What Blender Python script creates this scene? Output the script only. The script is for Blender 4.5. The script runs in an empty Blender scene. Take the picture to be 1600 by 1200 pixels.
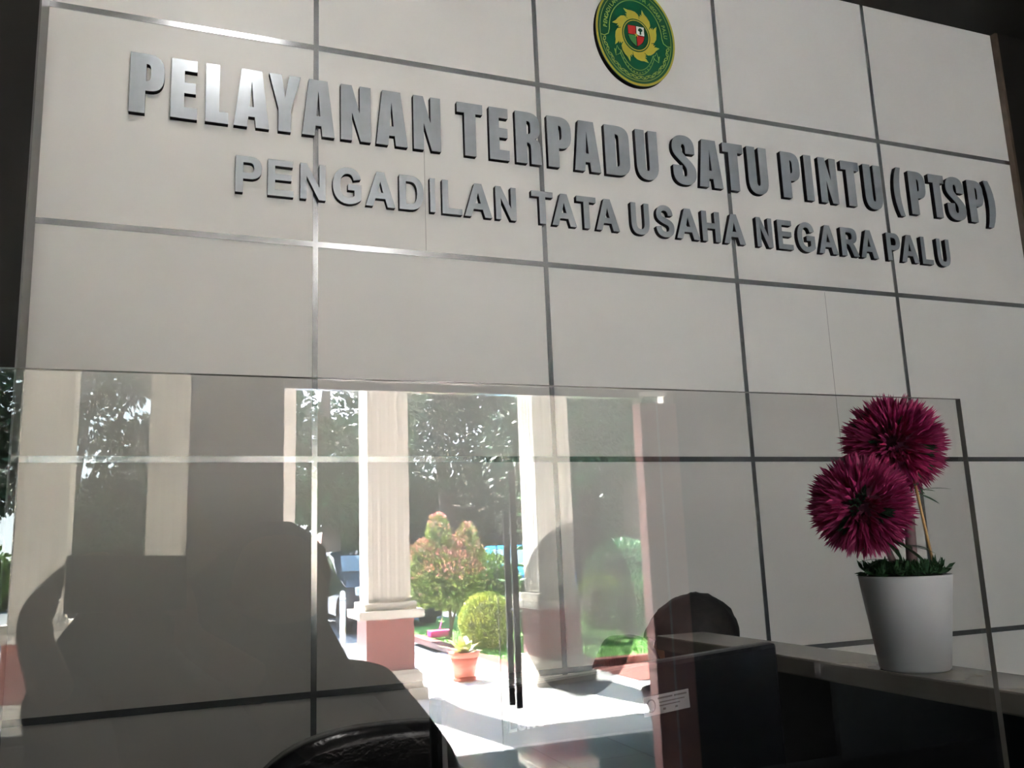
import bpy, bmesh, math, random
from mathutils import Vector, Matrix, noise

# ------------------------------------------------------------------ camera, world, sun, exposure
SC = bpy.context.scene
COL = SC.collection
PI = math.pi
CAM = Vector((0, -3.0, 1.4))
yaw, pitch, roll = math.radians(21.287), math.radians(10.599), math.radians(-2.208)
_f = Vector((math.sin(yaw)*math.cos(pitch), math.cos(yaw)*math.cos(pitch), math.sin(pitch)))
_r = Vector((math.cos(yaw), -math.sin(yaw), 0))
_u = _r.cross(_f)
_r2 = _r*math.cos(roll) + _u*math.sin(roll)
_u2 = -_r*math.sin(roll) + _u*math.cos(roll)
cd = bpy.data.cameras.new('camera')
cd.sensor_fit = 'HORIZONTAL'; cd.sensor_width = 36.0; cd.lens = 1357.84*36/1600
cd.clip_start = 0.005; cd.clip_end = 300
cam = bpy.data.objects.new('camera', cd); COL.objects.link(cam)
CM = Matrix((( _r2.x, _u2.x, -_f.x, CAM.x), (_r2.y, _u2.y, -_f.y, CAM.y), (_r2.z, _u2.z, -_f.z, CAM.z), (0, 0, 0, 1)))
cam.matrix_world = CM
SC.camera = cam

w = bpy.data.worlds.new('sky'); SC.world = w; w.use_nodes = True
nt = w.node_tree; nt.nodes.clear()
tc = nt.nodes.new('ShaderNodeTexCoord'); sep = nt.nodes.new('ShaderNodeSeparateXYZ')
nt.links.new(tc.outputs['Generated'], sep.inputs[0])
cr = nt.nodes.new('ShaderNodeValToRGB'); nt.links.new(sep.outputs['Z'], cr.inputs[0])
cr.color_ramp.elements[0].color = (0.85, 0.93, 1.0, 1); cr.color_ramp.elements[0].position = 0.0
cr.color_ramp.elements[1].color = (0.42, 0.66, 1.0, 1); cr.color_ramp.elements[1].position = 0.6
bg = nt.nodes.new('ShaderNodeBackground'); bg.inputs[1].default_value = 4.2
nt.links.new(cr.outputs[0], bg.inputs[0])
ow = nt.nodes.new('ShaderNodeOutputWorld'); nt.links.new(bg.outputs[0], ow.inputs[0])

sd = bpy.data.lights.new('sun', 'SUN'); sd.energy = 46; sd.angle = math.radians(0.6); sd.color = (1.0, 0.97, 0.93)
sun = bpy.data.objects.new('sun', sd); COL.objects.link(sun)
SUN_EL = math.radians(50)
sdir = Vector((0.2*math.cos(SUN_EL), 0.98*math.cos(SUN_EL), -math.sin(SUN_EL)))
sun.rotation_euler = sdir.to_track_quat('-Z', 'Y').to_euler(); sun.location = (0, -20, 15)

# sky light enters through the facade openings: sampling portals (they give off nothing themselves)
for (x0, x1, z0, z1) in ((0.7, 3.45, 0.02, 2.56), (-2.6, 0.1, 0.35, 2.85)):
    ld = bpy.data.lights.new('portal', 'AREA'); ld.shape = 'RECTANGLE'; ld.size = x1-x0; ld.size_y = z1-z0
    ld.cycles.is_portal = True
    lo = bpy.data.objects.new('portal', ld); COL.objects.link(lo)
    lo.location = ((x0+x1)/2, -7.98, (z0+z1)/2); lo.rotation_euler = (PI/2, 0, 0)

SC.view_settings.view_transform = 'Standard'; SC.view_settings.look = 'None'
SC.view_settings.exposure = 2.95; SC.view_settings.gamma = 1.0; SC.view_settings.use_curve_mapping = False
try:
    SC.cycles.use_denoising = True; SC.cycles.use_adaptive_sampling = False
    SC.cycles.max_bounces = 10; SC.cycles.diffuse_bounces = 5; SC.cycles.glossy_bounces = 6
    SC.cycles.transparent_max_bounces = 24; SC.cycles.sample_clamp_indirect = 6.0
    SC.cycles.caustics_reflective = False; SC.cycles.caustics_refractive = False
except Exception:
    pass
LAMP_W = 5.0

# ------------------------------------------------------------------ materials
MATS = {}
def mat(name, col, rough=0.5, metal=0.0, var=0.0, scale=8.0, bump=0.0, col2=None, spec=0.5, detail=3.0, sss=0):
    if name in MATS: return MATS[name]
    m = bpy.data.materials.new(name); m.use_nodes = True
    n = m.node_tree; b = n.nodes['Principled BSDF']
    b.inputs['Roughness'].default_value = rough; b.inputs['Metallic'].default_value = metal
    b.inputs['Specular IOR Level'].default_value = spec
    c = (*col, 1)
    b.inputs['Base Color'].default_value = c
    if var or bump or col2:
        t = n.nodes.new('ShaderNodeTexCoord'); ns = n.nodes.new('ShaderNodeTexNoise')
        ns.inputs['Scale'].default_value = scale; ns.inputs['Detail'].default_value = detail
        n.links.new(t.outputs['Object'], ns.inputs['Vector'])
        rp = n.nodes.new('ShaderNodeValToRGB')
        if col2: lo_, hi_ = col, col2
        else: lo_ = tuple(max(0, v*(1-var)) for v in col); hi_ = tuple(min(1, v*(1+var)) for v in col)
        rp.color_ramp.elements[0].color = (*lo_, 1); rp.color_ramp.elements[0].position = 0.35
        rp.color_ramp.elements[1].color = (*hi_, 1); rp.color_ramp.elements[1].position = 0.65
        n.links.new(ns.outputs[0], rp.inputs[0]); n.links.new(rp.outputs[0], b.inputs['Base Color'])
        if bump:
            bp = n.nodes.new('ShaderNodeBump'); bp.inputs['Strength'].default_value = bump; bp.inputs['Distance'].default_value = 0.01
            n.links.new(ns.outputs[0], bp.inputs['Height']); n.links.new(bp.outputs[0], b.inputs['Normal'])
    MATS[name] = m
    return m

def clear_mat(name, tint, f0=0.04, dark=0.0):
    """thin clear sheet: transmits straight through, mirrors by Schlick's law"""
    m = bpy.data.materials.new(name); m.use_nodes = True; n = m.node_tree; n.nodes.clear()
    o = n.nodes.new('ShaderNodeOutputMaterial')
    tr = n.nodes.new('ShaderNodeBsdfTransparent'); tr.inputs[0].default_value = (*tint, 1)
    gl = n.nodes.new('ShaderNodeBsdfGlossy'); gl.inputs['Roughness'].default_value = 0.0
    lw = n.nodes.new('ShaderNodeLayerWeight'); lw.inputs[0].default_value = 0.5
    pw = n.nodes.new('ShaderNodeMath'); pw.operation = 'POWER'; pw.inputs[1].default_value = 5.0
    n.links.new(lw.outputs['Facing'], pw.inputs[0])
    ma = n.nodes.new('ShaderNodeMath'); ma.operation = 'MULTIPLY_ADD'; ma.inputs[1].default_value = 1-f0; ma.inputs[2].default_value = f0
    n.links.new(pw.outputs[0], ma.inputs[0])
    mx = n.nodes.new('ShaderNodeMixShader')
    n.links.new(ma.outputs[0], mx.inputs[0]); n.links.new(tr.outputs[0], mx.inputs[1]); n.links.new(gl.outputs[0], mx.inputs[2])
    n.links.new(mx.outputs[0], o.inputs[0])
    return m

def tile_mat(name, c1, c2, size, grout, rough):
    m = bpy.data.materials.new(name); m.use_nodes = True; n = m.node_tree; b = n.nodes['Principled BSDF']
    t = n.nodes.new('ShaderNodeTexCoord'); br = n.nodes.new('ShaderNodeTexBrick')
    br.offset = 0.0; br.inputs['Scale'].default_value = 1.0
    br.inputs['Brick Width'].default_value = size; br.inputs['Row Height'].default_value = size
    br.inputs['Mortar Size'].default_value = 0.004
    br.inputs['Color1'].default_value = (*c1, 1); br.inputs['Color2'].default_value = (*c2, 1); br.inputs['Mortar'].default_value = (*grout, 1)
    n.links.new(t.outputs['Object'], br.inputs['Vector']); n.links.new(br.outputs['Color'], b.inputs['Base Color'])
    b.inputs['Roughness'].default_value = rough
    return m

M_panel = mat('cream_laminate', (0.655, 0.635, 0.60), 0.42, var=0.03, scale=2.2)
M_alu = mat('polished_aluminium', (0.60, 0.61, 0.62), 0.20, 0.85, var=0.05, scale=30)
M_seam = mat('seam_grey', (0.25, 0.24, 0.22), 0.8)
M_letter = mat('brushed_steel', (0.54, 0.575, 0.61), 0.27, 0.6, var=0.05, scale=18)
M_letter_side = mat('black_acrylic', (0.004, 0.0025, 0.003), 0.7, spec=0.1)
M_dark = mat('dark_brown_laminate', (0.008, 0.0065, 0.005), 0.6, var=0.25, scale=3, spec=0.25)
M_reveal = mat('grey_reveal', (0.16, 0.155, 0.15), 0.4, 0.6, var=0.1, scale=6)
M_brown = mat('brown_edge', (0.07, 0.045, 0.03), 0.5, var=0.2, scale=12)
M_black = mat('black_laminate', (0.008, 0.009, 0.012), 0.28, var=0.2, scale=4)
M_ledge = mat('beige_ledge', (0.20, 0.175, 0.15), 0.25, var=0.1, scale=9)
M_white = mat('white_paint', (0.78, 0.76, 0.72), 0.6, var=0.03, scale=3)
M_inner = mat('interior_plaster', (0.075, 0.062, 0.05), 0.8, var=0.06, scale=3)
M_ceil = mat('ceiling_board', (0.12, 0.11, 0.10), 0.8, var=0.04, scale=3)
M_cream = mat('cream_column_paint', (0.66, 0.60, 0.52), 0.6, var=0.05, scale=5)
M_maroon = mat('maroon_ceramic', (0.21, 0.075, 0.065), 0.3, var=0.08, scale=6)
M_post = mat('maroon_post', (0.68, 0.32, 0.27), 0.45, var=0.08, scale=4)
M_ftile = tile_mat('white_floor_tile', (0.66, 0.63, 0.62), (0.64, 0.61, 0.60), 0.6, (0.40, 0.38, 0.37), 0.35)
M_itile = tile_mat('grey_floor_tile', (0.28, 0.32, 0.345), (0.27, 0.31, 0.335), 0.6, (0.12, 0.13, 0.14), 0.06)
M_asph = mat('asphalt', (0.10, 0.115, 0.13), 0.9, var=0.3, scale=20)
M_grass = mat('lawn', (0.05, 0.15, 0.02), 0.9, col2=(0.12, 0.26, 0.04), scale=30)
M_soil = mat('soil', (0.06, 0.045, 0.03), 0.9, var=0.3, scale=25)
M_metal = mat('stainless_steel', (0.6, 0.58, 0.55), 0.25, 1.0)
M_handle = mat('dark_handle_metal', (0.035, 0.036, 0.04), 0.3, 0.4)
M_cable = mat('black_rubber', (0.01, 0.01, 0.01), 0.5)
M_leather = mat('black_leather', (0.006, 0.006, 0.007), 0.22, var=0.2, scale=60, bump=0.15)
M_plasticb = mat('black_plastic', (0.009, 0.010, 0.013), 0.4)
M_hair = mat('black_hair', (0.010, 0.008, 0.007), 0.6, var=0.4, scale=80)
M_skin = mat('brown_skin', (0.36, 0.19, 0.12), 0.55, var=0.06, scale=10)
M_cloth = mat('dark_cloth', (0.018, 0.018, 0.02), 0.9, var=0.2, scale=40)
M_cloth2 = mat('navy_cloth', (0.02, 0.025, 0.045), 0.9, var=0.2, scale=40)
M_shieldclear = clear_mat('clear_acrylic', (0.94, 0.935, 0.93), 0.08)
M_doorglass = clear_mat('clear_glass', (0.94, 0.96, 0.95), 0.04)
M_tint = clear_mat('tinted_glass', (0.55, 0.56, 0.54), 0.04)
def film():
    m = bpy.data.materials.new('grey_film'); m.use_nodes = True; n = m.node_tree; n.nodes.clear()
    o = n.nodes.new('ShaderNodeOutputMaterial'); t = n.nodes.new('ShaderNodeBsdfTransparent'); d = n.nodes.new('ShaderNodeBsdfDiffuse')
    t.inputs[0].default_value = (0.53, 0.54, 0.54, 1); d.inputs[0].default_value = (0.2, 0.2, 0.2, 1)
    x = n.nodes.new('ShaderNodeMixShader'); x.inputs[0].default_value = 0.06
    n.links.new(t.outputs[0], x.inputs[1]); n.links.new(d.outputs[0], x.inputs[2]); n.links.new(x.outputs[0], o.inputs[0])
    return m
M_film = film()

# ------------------------------------------------------------------ helpers
def link(name, me, parent=None, loc=None):
    o = bpy.data.objects.new(name, me); COL.objects.link(o)
    if parent: o.parent = parent
    if loc: o.location = loc
    return o
def tag(o, label=None, cat=None, group=None, kind=None):
    if label: o['label'] = label
    if cat: o['category'] = cat
    if group: o['group'] = group
    if kind: o['kind'] = kind
    return o
def empty(name, label, cat, loc=(0, 0, 0), rz=0, group=None):
    o = bpy.data.objects.new(name, None); COL.objects.link(o); o.location = loc; o.rotation_euler = (0, 0, rz)
    o.empty_display_size = 0.1
    return tag(o, label, cat, group)
def fin(name, bm, m, parent=None, smooth=False, loc=None):
    me = bpy.data.meshes.new(name)
    bmesh.ops.recalc_face_normals(bm, faces=bm.faces)
    bm.to_mesh(me); bm.free()
    ms = m if isinstance(m, (list, tuple)) else [m]
    for q in ms: me.materials.append(q)
    if smooth:
        for p in me.polygons: p.use_smooth = True
    return link(name, me, parent, loc)
def box(bm, x0, x1, y0, y1, z0, z1, mi=0, bev=0.0):
    t = bmesh.new()
    r = bmesh.ops.create_cube(t, size=1.0)
    for v in t.verts: v.co = Vector((x0+(v.co.x+.5)*(x1-x0), y0+(v.co.y+.5)*(y1-y0), z0+(v.co.z+.5)*(z1-z0)))
    if bev: bmesh.ops.bevel(t, geom=t.edges[:], offset=bev, segments=2, affect='EDGES', profile=0.6)
    merge(bm, t, mi)
def merge(bm, t, mi=0, M=None):
    mp = {}
    for v in t.verts: mp[v] = bm.verts.new(M @ v.co if M else v.co)
    for f in t.faces:
        try:
            nf = bm.faces.new([mp[v] for v in f.verts]); nf.material_index = mi; nf.smooth = f.smooth
        except ValueError: pass
    t.free()
def cubo(name, x0, x1, y0, y1, z0, z1, m, parent=None, bev=0.0):
    bm = bmesh.new(); box(bm, x0, x1, y0, y1, z0, z1, 0, bev); return fin(name, bm, m, parent)
def struct(name, x0, x1, y0, y1, z0, z1, m):
    return tag(cubo(name, x0, x1, y0, y1, z0, z1, m), kind='structure')
def lathe(bm, prof, seg=32, c=(0, 0, 0), mi=0, flute=0.0, nfl=0):
    rings = []
    for (r, z) in prof:
        ring = []
        for k in range(seg):
            a = 2*PI*k/seg; rr = r*(1+(flute*(0.5+0.5*math.cos(nfl*a)) if flute else 0))
            ring.append(bm.verts.new((c[0]+rr*math.cos(a), c[1]+rr*math.sin(a), c[2]+z)))
        rings.append(ring)
    for a, b in zip(rings, rings[1:]):
        for k in range(seg):
            f = bm.faces.new((a[k], a[(k+1) % seg], b[(k+1) % seg], b[k])); f.material_index = mi; f.smooth = True
    for ring in (rings[0], rings[-1]):
        try: bm.faces.new(ring).material_index = mi
        except ValueError: pass
def tube(bm, pts, rad, seg=8, mi=0):
    pts = [Vector(p) for p in pts]; n = len(pts)
    rs = rad if isinstance(rad, (list, tuple)) else [rad]*n
    rings = []
    for i, p in enumerate(pts):
        d = (pts[min(i+1, n-1)]-pts[max(i-1, 0)]).normalized()
        a = d.orthogonal().normalized() if i == 0 else (rings_a - d*rings_a.dot(d)).normalized()
        rings_a = a; b = d.cross(a)
        rings.append([bm.verts.new(p+rs[i]*(a*math.cos(2*PI*k/seg)+b*math.sin(2*PI*k/seg))) for k in range(seg)])
    for A, B in zip(rings, rings[1:]):
        for k in range(seg):
            f = bm.faces.new((A[k], A[(k+1) % seg], B[(k+1) % seg], B[k])); f.smooth = True; f.material_index = mi
    for A in (rings[0], rings[-1]): bm.faces.new(A).material_index = mi
def flat(path, n=7):
    out = []
    for s in path:
        if s[0] == 'c':
            p0 = out[-1]; p1, p2, p3 = (s[1], s[2]), (s[3], s[4]), (s[5], s[6])
            for k in range(1, n+1):
                t = k/n; u = 1-t
                out.append(tuple(u**3*p0[i]+3*u*u*t*p1[i]+3*u*t*t*p2[i]+t**3*p3[i] for i in (0, 1)))
        else: out.append((s[0], s[1]))
    return out
def poly2d(contours, depth):
    """outline with holes in the XZ plane, front face at y=-depth, back at y=0 -> mesh data"""
    cu = bpy.data.curves.new('outline', 'CURVE'); cu.dimensions = '2D'; cu.fill_mode = 'BOTH'; cu.extrude = depth/2
    for c in contours:
        pts = []
        for p in c:
            if not pts or abs(p[0]-pts[-1][0])+abs(p[1]-pts[-1][1]) > 1e-7: pts.append(p)
        s = cu.splines.new('POLY'); s.points.add(len(pts)-1)
        for k, p in enumerate(pts): s.points[k].co = (p[0], p[1], 0, 1)
        s.use_cyclic_u = True
    o = bpy.data.objects.new('outline', cu); COL.objects.link(o)
    me = bpy.data.meshes.new_from_object(o)
    bpy.data.objects.remove(o); bpy.data.curves.remove(cu)
    for v in me.vertices:
        x, y, z = v.co; v.co = (x, -(z+depth/2), y)
    me.update()
    return me
def text2d(s, size, depth, font_dx=0):
    cu = bpy.data.curves.new('writing', 'FONT'); cu.body = s; cu.size = size; cu.extrude = depth/2; cu.align_x = 'CENTER'; cu.offset = size*0.012
    o = bpy.data.objects.new('writing', cu); COL.objects.link(o)
    me = bpy.data.meshes.new_from_object(o)
    bpy.data.objects.remove(o); bpy.data.curves.remove(cu)
    for v in me.vertices:
        x, y, z = v.co; v.co = (x, -(z+depth/2), y)
    return me
def join(meshes_mats, name, parent=None, mats=()):
    """[(mesh, matrix, material index)] -> one object"""
    bm = bmesh.new()
    for me, M, mi in meshes_mats:
        t = bmesh.new(); t.from_mesh(me); merge(bm, t, mi, M); bpy.data.meshes.remove(me)
    me = bpy.data.meshes.new(name); bm.to_mesh(me); bm.free()
    for m in mats: me.materials.append(m)
    return link(name, me, parent)
def skin(name, verts, edges, m, parent=None, root=0, sub=2):
    me = bpy.data.meshes.new(name); me.from_pydata([v[:3] for v in verts], edges, [])
    me.materials.append(m); o = link(name, me, parent)
    md = o.modifiers.new('skin', 'SKIN'); md.use_smooth_shade = True
    for i, v in enumerate(verts):
        sv = me.skin_vertices[0].data[i]; r = v[3]
        sv.radius = (r, v[4] if len(v) > 4 else r); sv.use_root = (i == root)
    s = o.modifiers.new('sub', 'SUBSURF'); s.levels = sub; s.render_levels = sub
    return o
def leaf_cloud(bm, c, rad, n, size, rng, mi=0, shell=0.55, up=0.0, wid=0.45):
    c = Vector(c)
    for _ in range(n):
        d = Vector((rng.gauss(0, 1), rng.gauss(0, 1), rng.gauss(0, 1))).normalized()
        q = shell + (1-shell)*rng.random()**0.5
        p = c + Vector((d.x*rad[0], d.y*rad[1], d.z*rad[2]))*q
        a = (d + Vector((rng.gauss(0, .6), rng.gauss(0, .6), rng.gauss(0, .6)+up))).normalized()
        b = a.orthogonal().normalized(); b = (Matrix.Rotation(rng.random()*6.28, 3, a) @ b)
        s = size*(0.6+0.8*rng.random())
        v = [bm.verts.new(p), bm.verts.new(p+a*s*.5+b*s*wid*.5), bm.verts.new(p+a*s), bm.verts.new(p+a*s*.5-b*s*wid*.5)]
        bm.faces.new(v).material_index = mi

# ------------------------------------------------------------------ the room
XW0, XW1 = -0.455, 3.985
G_W = 0.892; COLS = [-0.455, 0.436, 1.330, 2.224, 3.110, 3.985]
ROWS = [1.856, 1.086, 0.318, -0.447]; ROWS = [1.4+r for r in ROWS] + [0.18]
struct('floor', -3.2, 7.2, -7.8, 0.1, -0.12, 0.0, M_itile)
struct('wall_front', XW0, XW1, 0.0, 0.12, 0.0, 4.015, M_panel)
struct('ceiling', -3.2, 7.2, -8.0, 0.12, 4.015, 4.15, M_ceil)
k = 1
for i, z in enumerate(ROWS):
    struct('trim_%d' % k, XW0, XW1, -0.004, 0.0, z-0.0105, z+0.0105, M_alu); k += 1
for i, x in enumerate(COLS[1:5]):
    zs = [0.0] + sorted(ROWS) + [4.015]
    bm = bmesh.new()
    for a, b in zip(zs, zs[1:]):
        box(bm, x-0.0095, x+0.0095, -0.004, 0, a+(0.0107 if a > 0 else 0), b-(0.0107 if b < 4 else 0))
    tag(fin('trim_%d' % k, bm, M_alu), kind='structure'); k += 1
for (x, a, b) in ((2.692, 1.73, 2.47), (0.845, 2.50, 2.90)):
    struct('trim_%d' % k, x-0.0009, x+0.0009, -0.0006, 0, a, b, M_seam); k += 1
# the dark portal around the panelled wall
struct('wall_left_front', -3.2, XW0, -0.15, 0.12, 0.0, 4.015, M_dark)
struct('trim_%d' % k, XW0, XW0+0.006, -0.15, 0.0, 0.0, 4.015, M_reveal); k += 1
struct('wall_right_front', XW1+0.018, 7.2, -0.03, 0.12, 0.0, 4.015, M_dark)
struct('trim_%d' % k, XW1-0.0, XW1+0.018, -0.03, 0.12, 0.0, 4.015, M_brown); k += 1
struct('trim_%d' % k, XW0, 7.2, -0.9, -0.002, 3.985, 4.014, M_dark); k += 1
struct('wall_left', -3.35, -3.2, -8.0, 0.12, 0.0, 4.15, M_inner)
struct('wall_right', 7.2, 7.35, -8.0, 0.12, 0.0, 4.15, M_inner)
# facade (behind the photographer), seen mirrored in the shield
YF = -7.8
bm = bmesh.new()
for (x0, x1, z0, z1) in ((-3.2, -2.6, 0, 4.015), (-2.6, 0.12, 0, 0.35), (-2.6, 0.12, 2.85, 4.015), (0.12, 0.68, 0, 4.015), (0.68, 3.47, 2.6, 4.015), (3.82, 7.2, 0, 4.015), (3.47, 3.82, 2.6, 4.015)):
    box(bm, x0, x1, -8.0, YF, z0, z1)
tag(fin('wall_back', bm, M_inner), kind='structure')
bm = bmesh.new(); box(bm, 2.735, 3.00, -6.60, -6.50, 0.0, 2.27, bev=.004)
tag(fin('trim_%d' % k, bm, M_post), kind='structure'); k += 1
struct('wall_lobby_partition', 3.00, 7.2, -6.60, -6.52, 0.0, 4.015, M_dark)
struct('trim_%d' % k, 2.850, 2.859, -6.50, -6.492, 0.0, 2.27, M_white); k += 1
struct('trim_%d' % k, 0.68, 3.47, -7.86, -7.79, 2.54, 2.6, M_alu); k += 1
# tinted window, two panes
wn = bpy.data.objects.new('window_1', None); COL.objects.link(wn); wn.location = (-1.24, -7.9, 0.35); wn['kind'] = 'structure'
bm = bmesh.new()
for (x0, x1, z0, z1) in ((-2.6, -2.55, .35, 2.85), (0.07, 0.12, .35, 2.85), (-2.6, .12, .35, .40), (-2.6, .12, 2.80, 2.85)):
    box(bm, x0+1.24, x1+1.24, -0.03, 0.03, z0-.35, z1-.35)
fin('window_frame', bm, M_dark, wn)
cubo('window_pane', -1.31, 1.31, -0.004, 0.004, 0.05, 2.45, M_tint, wn)
# door leaf with its handles and round grey film
dr = bpy.data.objects.new('door_1', None); COL.objects.link(dr); dr.location = (2.22, -7.84, 0.0); dr['kind'] = 'structure'
cubo('door_glass', 0.0, 1.245, -0.006, 0.006, 0.012, 2.53, M_doorglass, dr)
cubo('glass_edge', -0.004, 0.0, -0.006, 0.006, 0.012, 2.53, M_handle, dr)
for nm, yy, z1 in (('door_handle', 0.075, 1.96), ('door_handle', -0.075, 1.64)):
    h = cubo(nm, 0.085, 0.130, yy-0.012, yy+0.012, 0.27, z1, M_handle, dr, bev=0.003)
bm = bmesh.new()
for z in (0.42, 0.95, 1.5):
    tube(bm, [(0.107, -0.07, z), (0.107, 0.07, z)], 0.011, 10)
fin('handle_bolt', bm, M_metal, dr)
el = [(0.645+0.485*math.cos(a), 0.925+0.64*math.sin(a)) for a in [2*PI*q/72 for q in range(72)] if not (1.50 < a < 1.64)]
i0 = [j for j, p in enumerate([2*PI*q/72 for q in range(72)]) if not (1.50 < p < 1.64)]
me = poly2d([el], 0.001); me.materials.append(M_film)
o = link('door_film', me, dr, (0, 0.008, 0)); o['label'] = 'round grey translucent film stuck on the glass'

# ------------------------------------------------------------------ outside: terrace, portico, garden, street
struct('terrace_floor', -7, 9, -13.8, -7.8, -0.15, 0.0, M_ftile)
struct('ground_street', -60, 60, -90, -13.8, -0.2, -0.05, M_asph)
struct('portico_roof', -4, 9, -11.2, -7.95, 4.15, 4.35, M_white)
bm = bmesh.new(); box(bm, 1.95, 9, -11.85, -11.33, 4.13, 4.35)
for x in (2.2, 4.2, 6.2, 8.2): box(bm, x, x+.12, -11.35, -11.15, 4.2, 4.33)
tag(fin('portico_beam', bm, M_white), kind='structure')
bm = bmesh.new(); box(bm, -3.5, -3.35, -8.0, -7.9, 0, 4.35); tag(fin('trim_%d' % k, bm, M_white), kind='structure'); k += 1

def column(xc, yc, label, top=4.15):
    t = empty('portico_column', label, 'column', (xc, yc, 0), group='cream columns of the portico')
    h = 0.21
    bm = bmesh.new(); box(bm, -h-.13, h+.13, -h-.13, h+.13, 0, 0.11, bev=.006); box(bm, -h-.09, h+.09, -h-.09, h+.09, 0.11, 0.24, bev=.006); box(bm, -h-.06, h+.06, -h-.06, h+.06, 0.24, 0.27)
    fin('plinth', bm, M_cream, t)
    cubo('pedestal', -h-.025, h+.025, -h-.025, h+.025, 0.27, 0.76, M_maroon, t)
    bm = bmesh.new(); box(bm, -h-.11, h+.11, -h-.11, h+.11, 0.76, 0.84, bev=.004); box(bm, -h-.05, h+.05, -h-.05, h+.05, 0.84, 0.91, bev=.01)
    fin('cap_moulding', bm, M_cream, t)
    # fluted shaft: vertical channels on all four faces
    prof = []
    nf = 4
    def side(n):
        pts = []
        for q in range(nf):
            a = -h + 0.035 + q*(2*h-0.07)/nf; wd = (2*h-0.07)/nf
            pts += [(a+0.008, 0), (a+0.022, 0.009), (a+wd-0.022, 0.009), (a+wd-0.008, 0)]
        return pts
    for sidei in range(4):
        ang = sidei*PI/2
        prof.append((Matrix.Rotation(ang, 2) @ Vector((-h, -h))))
        for (a, d) in side(0):
            prof.append(Matrix.Rotation(ang, 2) @ Vector((a, -h+d)))
    bm = bmesh.new()
    lo = [bm.verts.new((p.x, p.y, 0.91)) for p in prof]; hi = [bm.verts.new((p.x, p.y, top-0.2)) for p in prof]
    n = len(prof)
    for q in range(n): bm.faces.new((lo[q], lo[(q+1) % n], hi[(q+1) % n], hi[q]))
    bm.faces.new(lo); bm.faces.new(hi)
    fin('shaft', bm, M_cream, t)
    bm = bmesh.new(); box(bm, -h-.04, h+.04, -h-.04, h+.04, top-.2, top-.1, bev=.005); box(bm, -h-.1, h+.1, -h-.1, h+.1, top-.1, top, bev=.005)
    fin('capital', bm, M_cream, t)
    return t
column(1.98, -10.51, 'cream fluted column on a maroon pedestal, directly behind the left of the terracotta pot')
column(3.78, -10.51, 'cream fluted column on a maroon pedestal, partly behind the grey disc on the door glass')
column(-0.035, -10.51, 'cream fluted column seen dimly through the tinted window, nearest the door opening')
column(-1.09, -10.51, 'cream fluted column seen dimly at the far left of the tinted window')
column(5.6, -10.51, 'cream fluted column beyond the maroon door post')
o = cubo('entrance_pilaster', 0.86, 1.07, -10.42, -10.30, 0, 4.15, M_cream); tag(o, 'slim plain cream pilaster between the wall and the fluted column', 'pilaster')

# garden bed, kerb, lawn
bm = bmesh.new()
box(bm, 3.52, 3.68, -15.6, -11.10, 0, 0.09, bev=.01); box(bm, 3.68, 9, -11.26, -11.10, 0, 0.09, bev=.01)
tag(fin('garden_kerb', bm, M_maroon), 'low maroon kerb edging the garden beside the white terrace', 'kerb', kind='structure')
struct('terrace_band', 4.5, 9, -11.10, -9.95, 0.0, 0.012, M_maroon)
struct('garden_lawn', 3.68, 14, -19, -11.26, -0.05, 0.05, M_grass)
rng = random.Random(3)
bm = bmesh.new()
for _ in range(9000):
    x = rng.uniform(3.72, 9.5); y = rng.uniform(-16, -11.3); s = rng.uniform(.05, .11); a = rng.random()*6.28
    dx, dy = .006*math.cos(a), .006*math.sin(a)
    bm.faces.new([bm.verts.new((x-dx, y-dy, .05)), bm.verts.new((x+dx, y+dy, .05)), bm.verts.new((x+rng.gauss(0, .02), y+rng.gauss(0, .02), .05+s))])
tag(fin('lawn_grass', bm, mat('grass_blade', (0.09, 0.21, 0.035), 0.7, var=.3, scale=3)), 'short bright green grass of the garden behind the kerb', 'grass', kind='stuff')

M_lf1 = mat('topiary_green', (0.10, 0.20, 0.035), 0.55, col2=(0.27, 0.33, 0.07), scale=7)
M_lf2 = mat('pink_shoots', (0.45, 0.13, 0.11), 0.5, col2=(0.62, 0.28, 0.24), scale=14)
M_lf3 = mat('golden_green', (0.17, 0.26, 0.03), 0.55, col2=(0.42, 0.44, 0.07), scale=6)
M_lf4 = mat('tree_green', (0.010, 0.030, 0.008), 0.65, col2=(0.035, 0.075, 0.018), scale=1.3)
M_lf5 = mat('pine_green', (0.06, 0.16, 0.07), 0.6, col2=(0.14, 0.28, 0.13), scale=6)
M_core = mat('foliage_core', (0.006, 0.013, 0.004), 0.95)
M_bark = mat('bark', (0.09, 0.065, 0.045), 0.9, var=.3, scale=20)
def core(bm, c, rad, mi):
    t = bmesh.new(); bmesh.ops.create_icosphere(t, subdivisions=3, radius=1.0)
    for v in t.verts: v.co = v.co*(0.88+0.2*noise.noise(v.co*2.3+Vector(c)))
    merge(bm, t, mi, Matrix.Translation(c) @ Matrix.Diagonal((*rad, 1)))
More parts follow.
